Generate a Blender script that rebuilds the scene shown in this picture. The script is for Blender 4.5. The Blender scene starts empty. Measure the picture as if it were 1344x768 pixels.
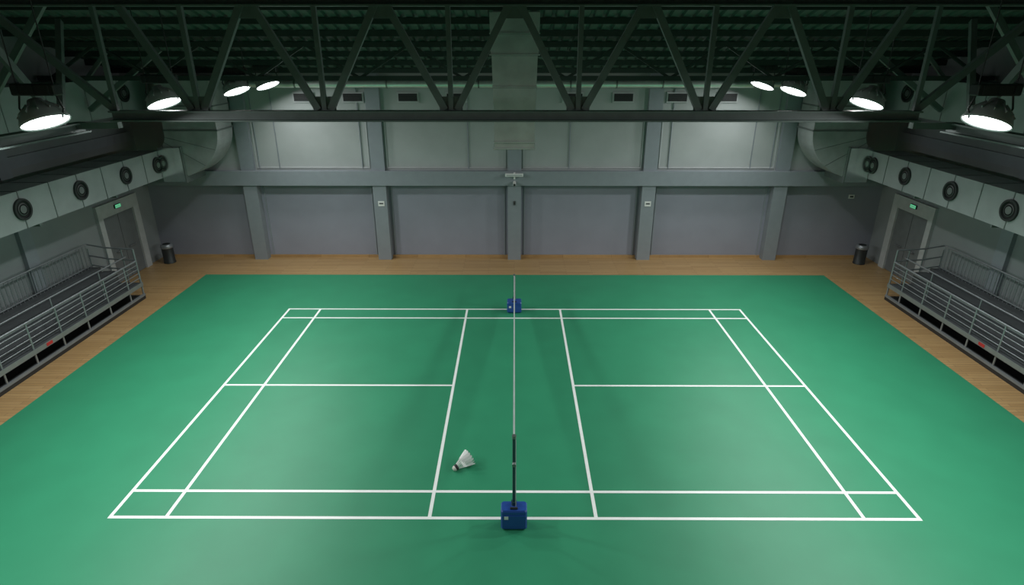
import bpy, math, random
from mathutils import Vector, Matrix
random.seed(4)
sc = bpy.context.scene
# ---------------------------------------------------------------- materials
MATS = {}
def mat(name, col, rough=0.6, metal=0.0, emit=None, es=0.0, noise=0.08, nscale=4.0, bump=0.0, bscale=60, coat=0.0, spec=0.5):
    if name in MATS: return MATS[name]
    m = bpy.data.materials.new(name); m.use_nodes = True
    nt = m.node_tree; b = nt.nodes['Principled BSDF']
    b.inputs['Roughness'].default_value = rough
    b.inputs['Metallic'].default_value = metal
    b.inputs['Coat Weight'].default_value = coat
    b.inputs['Specular IOR Level'].default_value = spec
    tc = nt.nodes.new('ShaderNodeTexCoord')
    n = nt.nodes.new('ShaderNodeTexNoise'); n.inputs['Scale'].default_value = nscale
    n.inputs['Detail'].default_value = 5
    nt.links.new(tc.outputs['Object'], n.inputs['Vector'])
    r = nt.nodes.new('ShaderNodeValToRGB')
    r.color_ramp.elements[0].position = 0.3; r.color_ramp.elements[1].position = 0.7
    r.color_ramp.elements[0].color = (*[max(0, c*(1-noise)) for c in col], 1)
    r.color_ramp.elements[1].color = (*[min(1, c*(1+noise)) for c in col], 1)
    nt.links.new(n.outputs['Fac'], r.inputs['Fac'])
    nt.links.new(r.outputs['Color'], b.inputs['Base Color'])
    if bump > 0:
        n2 = nt.nodes.new('ShaderNodeTexNoise'); n2.inputs['Scale'].default_value = bscale
        nt.links.new(tc.outputs['Object'], n2.inputs['Vector'])
        bp = nt.nodes.new('ShaderNodeBump'); bp.inputs['Strength'].default_value = bump
        bp.inputs['Distance'].default_value = 0.01
        nt.links.new(n2.outputs['Fac'], bp.inputs['Height']); nt.links.new(bp.outputs['Normal'], b.inputs['Normal'])
    if emit:
        b.inputs['Emission Color'].default_value = (*emit, 1); b.inputs['Emission Strength'].default_value = es
    MATS[name] = m
    return m

def wood_mat():
    m = bpy.data.materials.new('wood_floor'); m.use_nodes = True
    nt = m.node_tree; b = nt.nodes['Principled BSDF']; b.inputs['Roughness'].default_value = 0.38
    tc = nt.nodes.new('ShaderNodeTexCoord')
    br = nt.nodes.new('ShaderNodeTexBrick')
    br.inputs['Scale'].default_value = 1.0
    br.inputs['Brick Width'].default_value = 1.8; br.inputs['Row Height'].default_value = 0.11
    br.inputs['Mortar Size'].default_value = 0.004
    br.inputs['Color1'].default_value = (0.56, 0.36, 0.16, 1); br.inputs['Color2'].default_value = (0.46, 0.28, 0.115, 1)
    br.inputs['Mortar'].default_value = (0.18, 0.10, 0.05, 1)
    nt.links.new(tc.outputs['Object'], br.inputs['Vector'])
    mp = nt.nodes.new('ShaderNodeMapping'); mp.inputs['Scale'].default_value = (1.5, 18, 1)
    nt.links.new(tc.outputs['Object'], mp.inputs['Vector'])
    n = nt.nodes.new('ShaderNodeTexNoise'); n.inputs['Scale'].default_value = 2; n.inputs['Detail'].default_value = 6
    nt.links.new(mp.outputs['Vector'], n.inputs['Vector'])
    mx = nt.nodes.new('ShaderNodeMix'); mx.data_type = 'RGBA'; mx.blend_type = 'MULTIPLY'; mx.inputs[0].default_value = 0.35
    nt.links.new(br.outputs['Color'], mx.inputs[6]); nt.links.new(n.outputs['Fac'], mx.inputs[7])
    nt.links.new(mx.outputs[2], b.inputs['Base Color'])
    return m

M_wood = wood_mat()
M_green = mat('green_court_vinyl', (0.030, 0.252, 0.128), 0.47, noise=0.05, nscale=1.2, bump=0.15, bscale=140, spec=.38)
M_line = mat('white_line_paint', (0.92, 0.94, 0.92), 0.5, noise=0.03)
M_wlow = mat('lower_wall_paint', (0.275, 0.29, 0.345), 0.75, noise=0.04, nscale=1.5)
M_wup = mat('upper_wall_paint', (0.38, 0.405, 0.40), 0.75, noise=0.05, nscale=1.5)
M_pil = mat('pilaster_paint', (0.25, 0.28, 0.305), 0.65, noise=0.04)
M_side = mat('side_wall_paint', (0.25, 0.275, 0.28), 0.75, noise=0.06, nscale=1.0)
M_trim = mat('pale_trim_paint', (0.44, 0.46, 0.46), 0.6)
M_roof = mat('roof_sheet', (0.10, 0.14, 0.125), 0.5, metal=0.1, noise=0.15, nscale=3)
M_steel = mat('painted_steel', (0.135, 0.17, 0.16), 0.45, metal=0.1, noise=0.1)
M_purlin = mat('purlin_steel', (0.04, 0.055, 0.05), 0.5, metal=0.2)
M_galv = mat('galvanised_sheet', (0.74, 0.80, 0.77), 0.30, metal=0.65, noise=0.12, nscale=2.5, bump=0.1, bscale=8)
M_galvb = mat('bright_galvanised_collar', (0.9, 0.95, 0.92), 0.18, metal=1.0, noise=0.10, nscale=3, bump=0.15, bscale=5)
M_galvk = mat('dull_galvanised_sheet', (0.52, 0.55, 0.54), 0.40, metal=0.6, noise=0.12, nscale=2.5, bump=0.1, bscale=8)
M_galvd = mat('galvanised_seam', (0.24, 0.27, 0.26), 0.45, metal=0.7)
M_duct = mat('painted_duct', (0.34, 0.37, 0.37), 0.5, metal=0.15, noise=0.08, nscale=2)
M_dark = mat('dark_void', (0.012, 0.014, 0.014), 0.8)
M_black = mat('black_plastic', (0.02, 0.021, 0.022), 0.5)
M_grill = mat('vent_grille_grey', (0.07, 0.075, 0.075), 0.5)
M_rail = mat('rail_steel', (0.32, 0.34, 0.36), 0.4, metal=0.6)
M_deck = mat('bleacher_deck', (0.075, 0.082, 0.087), 0.6, noise=0.12)
M_fascia = mat('bleacher_fascia', (0.22, 0.24, 0.25), 0.5, metal=0.3)
M_blue = mat('blue_base_paint', (0.02, 0.075, 0.33), 0.4, noise=0.05, coat=0.3)
M_post = mat('net_post_paint', (0.03, 0.08, 0.09), 0.35, metal=0.4)
M_tape = mat('net_tape_white', (0.46, 0.52, 0.50), 0.7)
M_string = mat('net_cord', (0.03, 0.04, 0.035), 0.8)
M_white = mat('white_plastic', (0.8, 0.8, 0.78), 0.5)
M_feather = mat('white_feather', (0.92, 0.93, 0.91), 0.6, noise=0.04, nscale=40)
M_cork = mat('cork_white', (0.75, 0.72, 0.66), 0.55)
M_lamp = mat('lamp_housing', (0.05, 0.055, 0.055), 0.45, metal=0.5)
M_refl = mat('lamp_reflector', (0.50, 0.52, 0.52), 0.4, metal=0.2)
M_lens = mat('lamp_lens', (0.9, 0.9, 0.9), 0.3, emit=(0.95, 0.98, 1.0), es=14)
M_exit = mat('exit_sign_face', (0.05, 0.4, 0.2), 0.5, emit=(0.2, 1.0, 0.5), es=0.5)
M_red = mat('red_label', (0.5, 0.03, 0.03), 0.5)
M_door = mat('door_paint', (0.15, 0.165, 0.17), 0.5)

# ---------------------------------------------------------------- mesh builder
class B:
    def __init__(s, name):
        s.name = name; s.v = []; s.f = []; s.mi = []; s.sm = []; s.mats = []
    def m(s, mt):
        if mt not in s.mats: s.mats.append(mt)
        return s.mats.index(mt)
    def add(s, vs, fs, mt, smooth=False):
        o = len(s.v); s.v += [tuple(v) for v in vs]; k = s.m(mt)
        for f in fs:
            s.f.append([o+i for i in f]); s.mi.append(k); s.sm.append(smooth)
    def box(s, x0, x1, y0, y1, z0, z1, mt):
        if x0 > x1: x0, x1 = x1, x0
        if y0 > y1: y0, y1 = y1, y0
        vs = [(x0,y0,z0),(x1,y0,z0),(x1,y1,z0),(x0,y1,z0),(x0,y0,z1),(x1,y0,z1),(x1,y1,z1),(x0,y1,z1)]
        s.add(vs, [(0,3,2,1),(4,5,6,7),(0,1,5,4),(1,2,6,5),(2,3,7,6),(3,0,4,7)], mt)
    def bbox(s, x0, x1, y0, y1, z0, z1, mt, c=0.02):
        if x0 > x1: x0, x1 = x1, x0
        def ring(i, z):
            a, b2, e, d = x0+i, x1-i, y0+i, y1-i
            return [(a+c,e,z),(b2-c,e,z),(b2,e+c,z),(b2,d-c,z),(b2-c,d,z),(a+c,d,z),(a,d-c,z),(a,e+c,z)]
        vs = ring(c*0.6, z0)+ring(0, z0+c)+ring(0, z1-c)+ring(c*0.6, z1)
        fs = []
        for r in range(3):
            for i in range(8):
                j = (i+1) % 8; fs.append((r*8+i, r*8+j, r*8+8+j, r*8+8+i))
        fs.append(tuple(range(7,-1,-1))); fs.append(tuple(range(24,32)))
        s.add(vs, fs, mt)
    def beam(s, p, q, w, h, mt, up=(0,0,1)):
        p = Vector(p); q = Vector(q); d = (q-p).normalized(); u = Vector(up)
        if abs(d.dot(u)) > 0.98: u = Vector((0,1,0))
        r = d.cross(u).normalized(); u = r.cross(d).normalized()
        vs = []
        for e in (p, q):
            for a, b2 in ((-1,-1),(1,-1),(1,1),(-1,1)):
                vs.append(e + r*a*w/2 + u*b2*h/2)
        s.add(vs, [(0,1,2,3),(7,6,5,4),(0,4,5,1),(1,5,6,2),(2,6,7,3),(3,7,4,0)], mt)
    def ibeam(s, p, q, w, h, t, mt):
        p = Vector(p); q = Vector(q)
        dz = Vector((0,0,h/2-t/2))
        s.beam(p+dz, q+dz, w, t, mt); s.beam(p-dz, q-dz, w, t, mt); s.beam(p, q, t, h-2*t, mt)
    def tube(s, pts, r, mt, n=10, cap=True, radii=None):
        pts = [Vector(p) for p in pts]; vs = []; fs = []
        prev = None
        for i, p in enumerate(pts):
            if i == 0: d = pts[1]-p
            elif i == len(pts)-1: d = p-pts[i-1]
            else: d = (pts[i+1]-p).normalized()+(p-pts[i-1]).normalized()
            d.normalize()
            if prev is None:
                u = Vector((0,0,1)) if abs(d.z) < 0.9 else Vector((1,0,0))
                a = d.cross(u).normalized()
            else:
                a = (prev - d*prev.dot(d)).normalized()
            prev = a; b2 = d.cross(a)
            rr = radii[i] if radii else r
            for k in range(n):
                t = 2*math.pi*k/n
                vs.append(p + (a*math.cos(t)+b2*math.sin(t))*rr)
        for i in range(len(pts)-1):
            for k in range(n):
                l = (k+1) % n
                fs.append((i*n+k, i*n+l, (i+1)*n+l, (i+1)*n+k))
        s.add(vs, fs, mt, True)
        if cap:
            o = (len(pts)-1)*n
            s.add(vs[:n], [tuple(range(n-1,-1,-1))], mt); s.add(vs[o:], [tuple(range(n))], mt)
    def obj(s, xf=None):
        me = bpy.data.meshes.new(s.name); vs = s.v
        if xf is not None: vs = [tuple(xf @ Vector(v)) for v in vs]
        me.from_pydata(vs, [], s.f)
        for m_ in s.mats: me.materials.append(m_)
        me.polygons.foreach_set('material_index', s.mi)
        me.polygons.foreach_set('use_smooth', s.sm)
        me.update()
        o = bpy.data.objects.new(s.name, me); sc.collection.objects.link(o)
        return o

# ---------------------------------------------------------------- dimensions
XW = 13.1; YB = 20.87; YF = -8.9; ZE = 6.5; SL = 0.268; YR = 6.0
def roofz(y): return ZE + SL*(YB-y) if y >= YR else ZE + SL*(YB-YR) - SL*(YR-y)

# floor
b = B('floor'); b.box(-XW-.3, XW+.3, YF-.3, YB+.4, -0.2, 0, M_wood); b.obj()
b = B('court_mat'); b.box(-10.59, 10.59, 3.0, 19.19, 0, 0.006, M_green); b.obj()
b = B('court_lines'); W = 0.06; z0, z1 = 0.006, 0.009
Y0, Y1, YM, Y3, Y4 = 7.73, 8.37, 11.93, 15.64, 16.27
for y in (Y0, Y1, Y3, Y4):
    b.box(-6.73, 6.73, y-W/2, y+W/2, z0, z1, M_line)
for x in (-6.7, -5.77, -1.4, 1.36, 5.79, 6.7):
    b.box(x-W/2, x+W/2, Y0, Y4, z0, z1+0.0005, M_line)
b.box(-6.7, -1.4, YM-W/2, YM+W/2, z0, z1, M_line); b.box(1.36, 6.7, YM-W/2, YM+W/2, z0, z1, M_line)
b.obj()

# ---------------------------------------------------------------- back wall
b = B('wall_back')
b.box(-XW-.3, XW+.3, 21.12, 21.3, 0, 3.0, M_wlow)
b.box(-XW-.3, XW+.3, 20.98, 21.3, 3.0, ZE+.2, M_wup)
for x in (-9.3, -4.75, 0, 4.72, 9.33):
    b.box(x-.235, x+.235, 20.78, 21.15, 0, 2.75, M_pil)
    b.box(x-.235, x+.235, 20.84, 21.1, 3.25, ZE, M_pil)
b.box(-XW, XW, 20.72, 21.1, 2.75, 3.25, M_pil)
xs = [-XW, -9.3, -4.75, 0, 4.72, 9.33, XW]
for i in range(6):
    a, c = xs[i]+.235, xs[i+1]-.235
    if i in (0, 5): continue
    b.box(a+.06, c-.06, 20.945, 20.99, 3.32, 3.36, M_trim)
    b.box(a+.06, a+.10, 20.945, 20.99, 3.36, 5.2, M_trim)
    b.box(c-.10, c-.06, 20.945, 20.99, 3.36, 5.2, M_trim)
    b.box(a+.10, a+.14, 21.08, 21.13, 0.0, 2.7, M_pil)
    b.box(c-.14, c-.10, 21.08, 21.13, 0.0, 2.7, M_pil)
b.obj()
b = B('baseboard_back')
for i in range(6):
    b.box(xs[i]+.24, xs[i+1]-.24, 21.06, 21.12, 0, 0.09, M_wood)
b.obj()

def gable(name, s):
    b = B(name); x0, x1 = s*XW, s*(XW+.25)
    prof = [(YF,0),(YB+.43,0),(YB+.43,ZE-.1),(YR,roofz(YR)),(YF,roofz(YF))]
    vs = [(x0,y,z) for y,z in prof]+[(x1,y,z) for y,z in prof]; n = 5
    fs = [tuple(range(n)), tuple(range(2*n-1,n-1,-1))]+[(i,i+n,(i+1)%n+n,(i+1)%n) for i in range(n)]
    b.add(vs, fs, M_side)
    for y in (15.2, 10.5, 5.8):
        b.box(s*(XW-.12), s*XW, y-.2, y+.2, 0, 6.2, M_pil)
    b.box(s*(XW-.08), s*XW, YF, 20.7, 4.3, 4.6, M_pil)
    b.obj()
gable('wall_left', -1); gable('wall_right', 1)
b = B('wall_front'); b.box(-XW-.25, XW+.25, YF-.25, YF, 0, roofz(YF)+.1, M_side); b.obj()

# ---------------------------------------------------------------- roof sheeting
b = B('ceiling')
prof = []; x = -XW
while x < XW:
    prof += [(x,0),(x+.17,0),(x+.20,.06),(x+.27,.06)]; x += .30
vs = []
for y in (YF, YR, YB+.4):
    vs += [(px, y, roofz(y)+pz) for px, pz in prof]
n = len(prof)
b.add(vs, [(r*n+i, r*n+n+i, r*n+n+i+1, r*n+i+1) for r in range(2) for i in range(n-1)], M_roof)
b.obj()
b = B('roof_purlins')
y = YB-.45
while y > -2:
    z = roofz(y)
    b.beam((-XW, y, z-.08), (XW, y, z-.08), .07, .15, M_purlin)
    y -= .95
b.obj()

# ---------------------------------------------------------------- trusses
b = B('roof_truss')
YT, ZB, ZT = 12.0, 5.99, 7.95
b.ibeam((-7.8, YT, ZB), (7.8, YT, ZB), .24, .20, .03, M_steel)
b.ibeam((-12.95, YT, ZT+.06), (12.95, YT, ZT+.06), .22, .2, .03, M_steel)
bn = [-6.1, -3.66, -1.22, 1.22, 3.66, 6.1]; tn = [-7.32, -4.88, -2.44, 0, 2.44, 4.88, 7.32]
for i, x in enumerate(bn):
    b.beam((x-.12, YT, ZB+.12), (tn[i]+.1, YT, ZT), .10, .13, M_steel)
    b.beam((x+.12, YT, ZB+.12), (tn[i+1]-.1, YT, ZT), .10, .13, M_steel)
    b.beam((x, YT, ZB+.12), (x, YT, ZT), .09, .09, M_steel)
    b.box(x-.22, x+.22, YT-.012, YT+.012, ZB+.08, ZB+.36, M_steel)
for x in tn[1:-1]:
    b.box(x-.22, x+.22, YT-.012, YT+.012, ZT-.24, ZT, M_steel)
for s in (-1, 1):
    b.beam((s*7.7, YT, ZB+.1), (s*9.7, YT, ZT), .10, .13, M_steel)
    b.beam((s*7.7, YT, ZB+.1), (s*7.7, YT, ZT), .08, .08, M_steel)
b.obj()
b = B('roof_truss')
YT2, ZB2, ZT2 = 17.2, 6.45, 7.30
b.beam((-12.95, YT2, ZB2), (12.95, YT2, ZB2), .12, .12, M_purlin)
b.beam((-12.95, YT2, ZT2), (12.95, YT2, ZT2), .12, .12, M_purlin)
k = -12.6
while k < 12:
    b.beam((k, YT2, ZB2), (k+1.4, YT2, ZT2), .07, .07, M_purlin); b.beam((k+1.4, YT2, ZT2), (k+2.8, YT2, ZB2), .07, .07, M_purlin)
    k += 2.8
b.obj()
for s in (-1, 1):
    b = B('side_truss'); X = s*8.55; zc = 5.76
    b.ibeam((X, -2, zc), (X, 12.2, zc), .24, .2, .03, M_steel)
    b.beam((s*7.7, 12.0, 5.82), (s*8.6, 12.0, 5.80), .14, .12, M_steel)
    for y in (11.6, 9.2, 6.8, 4.4):
        b.beam((X, y, zc+.1), (X+s*.3, y-1.15, 7.9), .10, .12, M_steel)
        b.beam((X, y, zc+.1), (X+s*.3, y+1.1, 7.7), .10, .12, M_steel)
    b.obj()
    b = B('roof_brace')
    for y in (9.8, 13.6, 17.4):
        b.beam((s*9.6, y, roofz(y)-.25), (s*11.9, y, 5.6), .1, .13, M_steel)
        b.beam((s*11.0, y, roofz(y)-.25), (s*11.9, y, 6.3), .08, .09, M_steel)
    b.obj()

# ---------------------------------------------------------------- central duct
b = B('ventilation_duct')
yc = 15.0
def sect(w0, w1, d, za, zb, mt):
    vs = []
    for w, z in ((w0, za), (w1, zb)):
        vs += [(-w/2, yc-d/2, z), (w/2, yc-d/2, z), (w/2, yc+d/2, z), (-w/2, yc+d/2, z)]
    b.add(vs, [(0,3,2,1),(4,5,6,7),(0,1,5,4),(1,2,6,5),(2,3,7,6),(3,0,4,7)], mt)
sect(.96, .98, .5, 4.93, 5.62, M_galv); sect(.98, 1.02, .52, 5.62, 6.35, M_galv)
sect(1.02, 1.06, .54, 6.35, 7.05, M_galv); sect(1.10, 1.14, .6, 7.05, 7.95, M_galv)
for z, w in ((4.93,1.01),(5.08,1.0),(5.62,1.01),(6.35,1.05),(7.05,1.17),(7.5,1.15)):
    d_ = .64 if z > 7 else .58
    sect(w, w, d_, z, z+.03, M_galv); sect(w-.01, w-.01, d_-.01, z-.008, z, M_galvd)
b.obj()
b = B('insulated_pipe')
b.tube([(-8.9,20.62,6.12),(8.9,20.62,6.12)], .12, M_galv, 14)
x = -8.7
while x < 8.8:
    b.tube([(x,20.62,6.12),(x+.05,20.62,6.12)], .135, M_galvd, 14)
    b.box(x, x+.04, 20.6, 20.83, 6.1, 6.13, M_steel); x += 1.5
b.obj()
for x in (-7.07, -5.42, -3.57, -1.95, 1.95, 3.64, 5.44, 7.1):
    b = B('wall_vent_grille'); z = 5.68
    b.box(x-.36, x+.36, 20.93, 20.98, z-.17, z+.17, M_trim)
    b.box(x-.31, x+.31, 20.91, 20.94, z-.12, z+.12, M_dark)
    for k in range(5):
        b.beam((x-.31, 20.91, z-.1+k*.05), (x+.31, 20.91, z-.1+k*.05), .03, .012, M_grill)
    b.obj()

# ---------------------------------------------------------------- side ducts
def ringvent(b, s, X, y, z, r):
    n = 32
    def circ(rr, xx): return [(xx, y+rr*math.cos(2*math.pi*k/n), z+rr*math.sin(2*math.pi*k/n)) for k in range(n)]
    loops = [circ(r, X), circ(r*.98, X-s*.05), circ(r*.80, X-s*.05), circ(r*.74, X-s*.012)]
    vs = sum(loops, []); fs = []
    for q in range(3):
        for k in range(n):
            l = (k+1) % n; fs.append((q*n+k, q*n+l, (q+1)*n+l, (q+1)*n+k))
    b.add(vs, fs, M_lamp, False)
    b.add(circ(r*.76, X-s*.013), [tuple(range(n))], M_dark)
    b.add(circ(r*.56, X-s*.03)+circ(r*.48, X-s*.04), [(k,(k+1)%n,n+(k+1)%n,n+k) for k in range(n)], M_grill)
    b.add(circ(r*.36, X-s*.04), [tuple(range(n))], M_galvd)
for s in (-1, 1):
    b = B('air_supply_duct'); x0, x1 = s*11.5, s*12.5
    b.box(x0, x1, 3, 19.6, 3.27, 4.14, M_duct)
    y = 4.6
    while y < 19.5:
        b.box(x0-s*.012, x1+s*.012, y-.012, y+.012, 3.26, 4.15, M_galvd); y += 1.0
    for y in (5.5, 7.55, 9.6, 11.6, 13.6, 15.62, 17.6, 19.3):
        ringvent(b, s, x0, y, 3.72, .26)
    y = 5
    while y < 19.5:
        b.box(s*11.5, s*12.95, y-.03, y+.03, 3.2, 3.27, M_steel); y += 3
    cx, cz = 11.45, 4.75
    ri, ro = .25, 1.95
    ya, yb = 19.55, 20.65
    segs = 16; vs = []; fs = []
    for i in range(segs+1):
        a = math.pi/2*i/segs
        for (rx, rz) in ((ri, ri*2.0), (ro, 1.55)):
            X = s*(cx - rx*math.cos(a)); Z = cz - rz*math.sin(a)
            vs += [(X, ya, Z), (X, yb, Z)]
    for i in range(segs):
        o = i*4; p = o+4
        fs += [(o, o+2, p+2, p), (o+1, p+1, p+3, o+3), (o+2, o+3, p+3, p+2), (o, p, p+1, o+1)]
    b.add(vs, fs, M_galvk)
    for i in (4, 8, 12):
        o = i*4
        b.beam(Vector(vs[o])+Vector((0,-.003,0)), Vector(vs[o+2])+Vector((0,-.003,0)), .012, .012, M_galvd)
    b.box(s*(cx-ro), s*(cx-ri), ya, yb, cz, 6.3, M_galvk)
    b.box(s*(cx-ro-.03), s*(cx-ri+.03), ya-.03, yb+.03, cz, cz+.05, M_galvd)
    b.box(s*(cx-ro-.02), s*(cx-ri+.02), ya-.02, yb+.02, cz+.75, cz+.79, M_galvd)
    b.box(s*10.75, s*11.48, 19.45, 20.7, 3.15, 4.24, M_galvb)
    b.box(s*10.72, s*10.76, 19.43, 20.7, 3.12, 4.27, M_galvd)
    b.obj()
    b = B('air_return_duct')
    b.box(s*12.0, s*12.95, 2, 20.6, 5.3, 6.35, M_duct)
    y = 2.5
    while y < 20.6:
        b.box(s*11.99, s*12.95, y-.012, y+.012, 5.29, 6.36, M_galvd); y += 1.5
    for y in (7.2, 13.2, 19.2):
        ringvent(b, s, s*12.0, y, 5.93, .27)
    b.obj()

# ---------------------------------------------------------------- doors, exit signs
for s, nm in ((-1, 'door_1'), (1, 'door_2')):
    b = B(nm); X = s*(XW-.003)
    ya, yb = 18.3, 19.9
    b.box(X, X-s*.10, ya-.22, ya, 0, 2.2, M_trim); b.box(X, X-s*.10, yb, yb+.3, 0, 2.2, M_trim)
    b.box(X, X-s*.10, ya-.22, yb+.3, 2.2, 2.62, M_trim)
    b.box(X, X-s*.04, ya, (ya+yb)/2-.01, 0.01, 2.2, M_door); b.box(X, X-s*.04, (ya+yb)/2+.01, yb, 0.01, 2.2, M_door)
    b.tube([(X-s*.09, ya+.3, 1.0), (X-s*.09, ya+.62, 1.0)], .018, M_rail); b.tube([(X-s*.09, yb-.3, 1.0), (X-s*.09, yb-.62, 1.0)], .018, M_rail)
    for y in (ya+.3, ya+.62, yb-.3, yb-.62): b.tube([(X-s*.03, y, 1.0), (X-s*.09, y, 1.0)], .014, M_rail)
    b.obj()
    b = B('exit_sign'); b.box(X-s*.102, X-s*.15, 18.92, 19.22, 2.38, 2.50, M_black); b.box(X-s*.15, X-s*.155, 18.935, 19.205, 2.39, 2.49, M_exit)
    for k in range(4): b.box(X-s*.155, X-s*.158, 18.96+k*.06, 18.99+k*.06, 2.41, 2.47, M_white)
    b.obj()

# ---------------------------------------------------------------- bins
for x in (-12.5, 12.45):
    b = B('trash_can')
    b.tube([(x,20.45,0),(x,20.45,.04),(x,20.45,.05),(x,20.45,.56)], .2, M_lamp, 24, radii=[.2,.2,.19,.19])
    b.tube([(x,20.45,.56),(x,20.45,.60),(x,20.45,.66),(x,20.45,.70)], .2, M_rail, 24, radii=[.205,.21,.205,.16])
    b.tube([(x,20.45,.701),(x,20.45,.705)], .13, M_dark, 20)
    b.obj()

# ---------------------------------------------------------------- bleachers
for s in (-1, 1):
    b = B('bleacher'); xa, xb = 11.46, 12.95; ya, yb = 4.0, 17.1
    b.box(s*xa, s*xb, ya, yb, 0, .10, M_black)
    b.box(s*(xa-.01), s*(xa+.05), ya, yb, .10, .16, M_fascia)
    b.box(s*(xa+.5), s*xb, ya+.05, yb-.05, .10, .45, M_dark)
    b.box(s*xa, s*(xb), ya, yb, .45, .52, M_deck); b.box(s*(xa-.015), s*(xa+.0), ya, yb, .42, .54, M_rail)
    b.box(s*12.15, s*xb, ya, yb, .52, .84, M_deck); b.box(s*12.13, s*12.2, ya, yb, .82, .88, M_fascia)
    b.box(s*12.2, s*12.55, ya, yb, .84, .90, M_deck)
    b.box(s*12.62, s*xb, ya, yb, .84, 1.02, M_deck)
    y = ya+.1
    while y < yb:
        b.tube([(s*(xa+.03), y, .10), (s*(xa+.03), y, 1.22)], .024, M_rail, 8); y += .95
    b.tube([(s*(xa+.03), yb-.02, .10), (s*(xa+.03), yb-.02, 1.6)], .028, M_rail, 8)
    b.tube([(s*(xa+.03), ya, 1.22), (s*(xa+.03), yb, 1.22)], .028, M_rail, 8)
    for z in (.68, .82, .96, 1.09): b.tube([(s*(xa+.03), ya, z), (s*(xa+.03), yb, z)], .014, M_rail, 6)
    y = ya+.4
    while y < yb:
        b.tube([(s*(xa+.32), y, .52), (s*(xa+.32), y, 1.35)], .02, M_rail, 8); y += 1.9
    b.tube([(s*(xa+.32), ya, 1.35), (s*(xa+.32), yb, 1.35)], .022, M_rail, 8)
    b.tube([(s*12.85, ya, 1.75), (s*12.85, yb, 1.75)], .026, M_rail, 8); b.tube([(s*12.85, ya, 1.08), (s*12.85, yb, 1.08)], .02, M_rail, 6)
    y = ya
    while y < yb:
        b.tube([(s*12.85, y, 1.02), (s*12.85, y, 1.75)], .011, M_rail, 5); y += .14
    for z in (1.6, 1.25, .95):
        b.tube([(s*(xa+.03), yb-.02, z), (s*12.3, yb-.02, z+.05), (s*12.85, yb-.02, z+.15)], .024, M_rail, 8)
    for x in (11.85, 12.3, 12.85):
        b.tube([(s*x, yb-.02, .5), (s*x, yb-.02, 1.62)], .02, M_rail, 8)
    b.box(s*(xa+.0), s*(xa-.02), 13.0, 13.2, .44, .52, M_red)
    b.obj()

# ---------------------------------------------------------------- floodlights
lampspec = [(10.1, 6.1, 205), (13.7, 6.1, 185), (17.4, 6.12, 125), (19.65, 6.14, 42), (6.4, 6.1, 165), (2.4, 6.1, 100)]
for s in (-1, 1):
    for (y, z, E) in lampspec:
        X = s*7.7
        nrm = Vector((-s*.36, -.17, -.92)).normalized()
        rot = nrm.to_track_quat('-Z', 'Y').to_matrix().to_4x4()
        T = Matrix.Translation((X, y, z)) @ rot
        root = bpy.data.objects.new('hanging_floodlight', None); sc.collection.objects.link(root)
        b = B('reflector_housing')
        prof = [(.02,.36),(.10,.36),(.14,.27),(.24,.21),(.32,.11),(.36,.01),(.37,-.03),(.36,-.04),(.345,-.01)]
        n = 32; vs = []; fs = []
        for r, zz in prof: vs += [(r*math.cos(2*math.pi*k/n), r*math.sin(2*math.pi*k/n), zz) for k in range(n)]
        for i in range(len(prof)-1):
            for k in range(n):
                l = (k+1) % n; fs.append((i*n+k, (i+1)*n+k, (i+1)*n+l, i*n+l))
        b.add(vs, fs, M_refl, True)
        b.add([(.35*math.cos(2*math.pi*k/n), .35*math.sin(2*math.pi*k/n), -.01) for k in range(n)], [tuple(range(n))], M_lens)
        for k in range(12):
            t = 2*math.pi*k/12
            b.beam((.15*math.cos(t), .15*math.sin(t), .28), (.33*math.cos(t), .33*math.sin(t), .12), .010, .04, M_refl)
        o = b.obj(T); o.parent = root
        b = B('ballast_box')
        b.bbox(X-.36, X+.36, y-.10, y+.10, z+.40, z+.58, M_lamp, .02)
        for k in (-.25, 0, .25): b.box(X+k-.03, X+k+.03, y-.12, y+.12, z+.42, z+.56, M_lamp)
        b.tube([(X-.3, y, z+.40), (X-.36, y, z+.2), (X-.30, y, z+.05)], .015, M_lamp, 6)
        b.tube([(X+.3, y, z+.40), (X+.36, y, z+.2), (X+.30, y, z+.05)], .015, M_lamp, 6)
        for k in (-.3, .3): b.tube([(X+k, y, z+.5), (X+k*1.0, y, roofz(y)-.02)], .010, M_lamp, 6)
        o = b.obj(); o.parent = root
        L = bpy.data.lights.new('lamp_light', 'AREA'); L.shape = 'DISK'; L.size = .64; L.energy = E; L.color = (.965, 1.0, .985)
        L.spread = math.radians(170)
        lo = bpy.data.objects.new('lamp_light', L); sc.collection.objects.link(lo)
        lo.matrix_world = Matrix.Translation(Vector((X, y, z)) + nrm*.045) @ rot
        lo.parent = root

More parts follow.
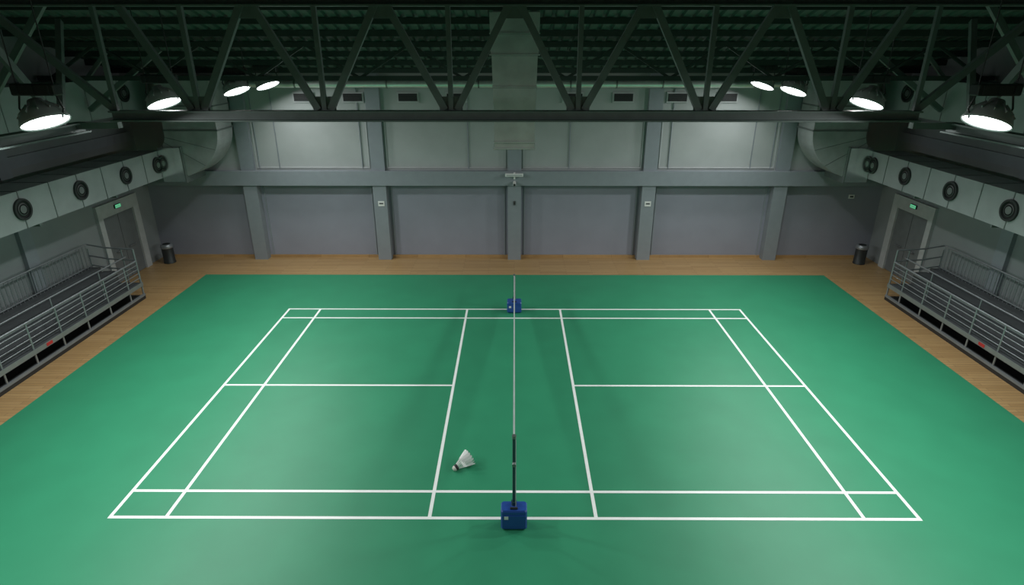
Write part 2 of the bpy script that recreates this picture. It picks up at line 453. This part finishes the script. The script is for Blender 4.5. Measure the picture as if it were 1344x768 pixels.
# ---------------------------------------------------------------- net
b = B('badminton_net')
yn, yf, zn, zf = 7.68, 16.22, 1.64, 1.05
def top(t): return Vector((0, yn+(yf-yn)*t, zn+(zf-zn)*t - .03*math.sin(math.pi*t)))
N = 170
for i in range(24):
    b.beam(top(i/24), top((i+1)/24), .030, .07, M_tape)
for k in range(N+1):
    t = k/N; b.beam(top(t), top(t)-Vector((0,0,.72)), .006, .006, M_string, up=(0,1,0))
for r in range(1, 15):
    for i in range(12):
        dz = Vector((0,0,-r*.72/14)); b.beam(top(i/12)+dz, top((i+1)/12)+dz, .006, .006, M_string)
b.obj()
for (ypost, ztop, ybox) in ((7.62, 1.68, 7.46), (16.27, 1.07, 15.98)):
    b = B('net_post')
    w = .21; d = .24 if ybox < 10 else .34
    h = .40 if ybox < 10 else .34
    b.bbox(-w, w, ybox, ybox+d, .018, h, M_blue, .025)
    b.box(-w+.03, w-.03, ybox-.01, ybox+.01, .05, h-.09, M_blue)
    b.box(-.155, -.09, ybox-.014, ybox-.009, h-.16, h-.10, M_white)
    b.beam((-.06, ybox+.05, h+.015), (.06, ybox+.05, h+.015), .03, .03, M_black)
    for k in (-.16, .16):
        b.tube([(k-.02, ybox+.04, .04), (k+.02, ybox+.04, .04)], .03, M_black, 12); b.tube([(k-.02, ybox+d-.04, .04), (k+.02, ybox+d-.04, .04)], .03, M_black, 12)
    b.tube([(0, ypost, .03), (0, ypost, ztop)], .026, M_post, 14)
    b.tube([(0, ypost, ztop), (0, ypost, ztop+.05)], .034, M_galvd, 14)
    b.tube([(0, ypost, h), (0, ypost, h+.07)], .045, M_post, 14)
    b.tube([(.0, ypost-.04, ztop-.45), (.0, ypost-.09, ztop-.45)], .03, M_galvd, 12)
    b.tube([(.03, ypost-.05, ztop), (.03, ypost-.05, h)], .005, M_tape, 6)
    b.obj()

# ---------------------------------------------------------------- shuttlecock
b = B('shuttlecock')
pr = [(0.001,0),(.03,.006),(.048,.025),(.055,.055),(.055,.085),(.05,.09)]
n = 20
def lathe(pr, mt):
    vs = []; fs = []
    for r, z in pr: vs += [(r*math.cos(2*math.pi*k/n), r*math.sin(2*math.pi*k/n), z) for k in range(n)]
    for i in range(len(pr)-1):
        for k in range(n):
            l = (k+1) % n; fs.append((i*n+k, i*n+l, (i+1)*n+l, (i+1)*n+k))
    b.add(vs, fs, mt, True)
lathe(pr[:4], M_cork); lathe([(.0555,.052),(.0575,.055),(.0575,.095),(.052,.105),(.001,.107)], M_black)
for k in range(16):
    a = 2*math.pi*k/16
    er = Vector((math.cos(a), math.sin(a), 0)); et = Vector((-math.sin(a), math.cos(a), 0)); ez = Vector((0,0,1))
    base = er*.045 + ez*.09; tip = er*.155 + ez*.40
    b.tube([base, base.lerp(tip, .5), tip], .003, M_feather, 5, radii=[.0045,.0035,.002])
    ws = [(.38,.004),(.48,.024),(.62,.030),(.80,.031),(.93,.026),(1.0,.010)]
    vs = []
    for t, w in ws:
        c = base.lerp(tip, t)
        vs += [c - et*w + er*.008, c, c + et*w - er*.008]
    fs = []
    for i in range(len(ws)-1):
        o = i*3; fs += [(o,o+1,o+4,o+3),(o+1,o+2,o+5,o+4)]
    b.add(vs, fs, M_feather)
for zz, rr in ((.16,.071),(.21,.089)):
    pts = [(rr*math.cos(2*math.pi*k/32), rr*math.sin(2*math.pi*k/32), zz) for k in range(33)]
    b.tube(pts, .003, M_white, 5, cap=False)
th = math.atan2(.155-.055, .40-.07)
hd = math.radians(38)
ax = Vector((math.cos(hd), math.sin(hd), 0))*math.cos(th) + Vector((0,0,math.sin(th)))
R = ax.to_track_quat('Z', 'Y').to_matrix().to_4x4()
o = b.obj(Matrix.Translation((-1.12, 8.90, .06)) @ R)
mz = min(v.co.z for v in o.data.vertices)
for v in o.data.vertices: v.co.z += .0065 - mz

# ---------------------------------------------------------------- wall fittings
b = B('wall_floodlight_bar')
b.box(-.32, .30, 20.56, 20.66, 3.10, 3.20, M_white); b.box(-.03, .03, 20.64, 20.718, 3.0, 3.22, M_white); b.box(-.28, .26, 20.55, 20.565, 3.12, 3.17, M_trim)
b.obj()
b = B('security_camera')
b.tube([(0,20.718,2.88),(0,20.58,2.88),(0,20.46,2.84)], .05, M_white, 12); b.tube([(0,20.46,2.84),(0,20.445,2.835)], .04, M_black, 12)
b.obj()
for (x, z) in ((-4.72, 2.10), (4.72, 2.10)):
    b = B('wall_sign'); b.box(x-.11, x+.11, 20.765, 20.78, z-.09, z+.09, M_white); b.box(x-.07, x+.07, 20.762, 20.766, z-.02, z+.03, M_grill); b.obj()
b = B('wall_sign'); b.box(11.95, 12.15, 21.10, 21.12, 2.22, 2.36, M_white); b.box(11.99,12.11,21.095,21.101,2.26,2.32,M_grill); b.obj()
b = B('wall_socket'); b.box(-.04, .04, 20.76, 20.78, 2.05, 2.2, M_grill); b.box(-.02,.02,20.755,20.761,2.09,2.15,M_black); b.obj()
b = B('wall_conduit')
for x in (-8.9, -8.2, -5.3, -1.6, 1.9, 5.35, 8.2, 8.9):
    b.tube([(x, 20.95, 3.3), (x, 20.95, 6.0)], .018, M_pil, 6)
b.obj()

# ---------------------------------------------------------------- world / camera
w = bpy.data.worlds.new('World'); sc.world = w; w.use_nodes = True
w.node_tree.nodes['Background'].inputs[0].default_value = (.02,.025,.03,1); w.node_tree.nodes['Background'].inputs[1].default_value = 1
cam = bpy.data.cameras.new('camera'); co = bpy.data.objects.new('camera', cam); sc.collection.objects.link(co)
cam.lens = 784/1344*36; cam.sensor_width = 36; cam.clip_start = .05
co.location = (0, 0, 7.21)
co.rotation_euler = (math.radians(90-22.27), 0, math.radians(.237))
sc.camera = co
sc.view_settings.view_transform = 'Standard'
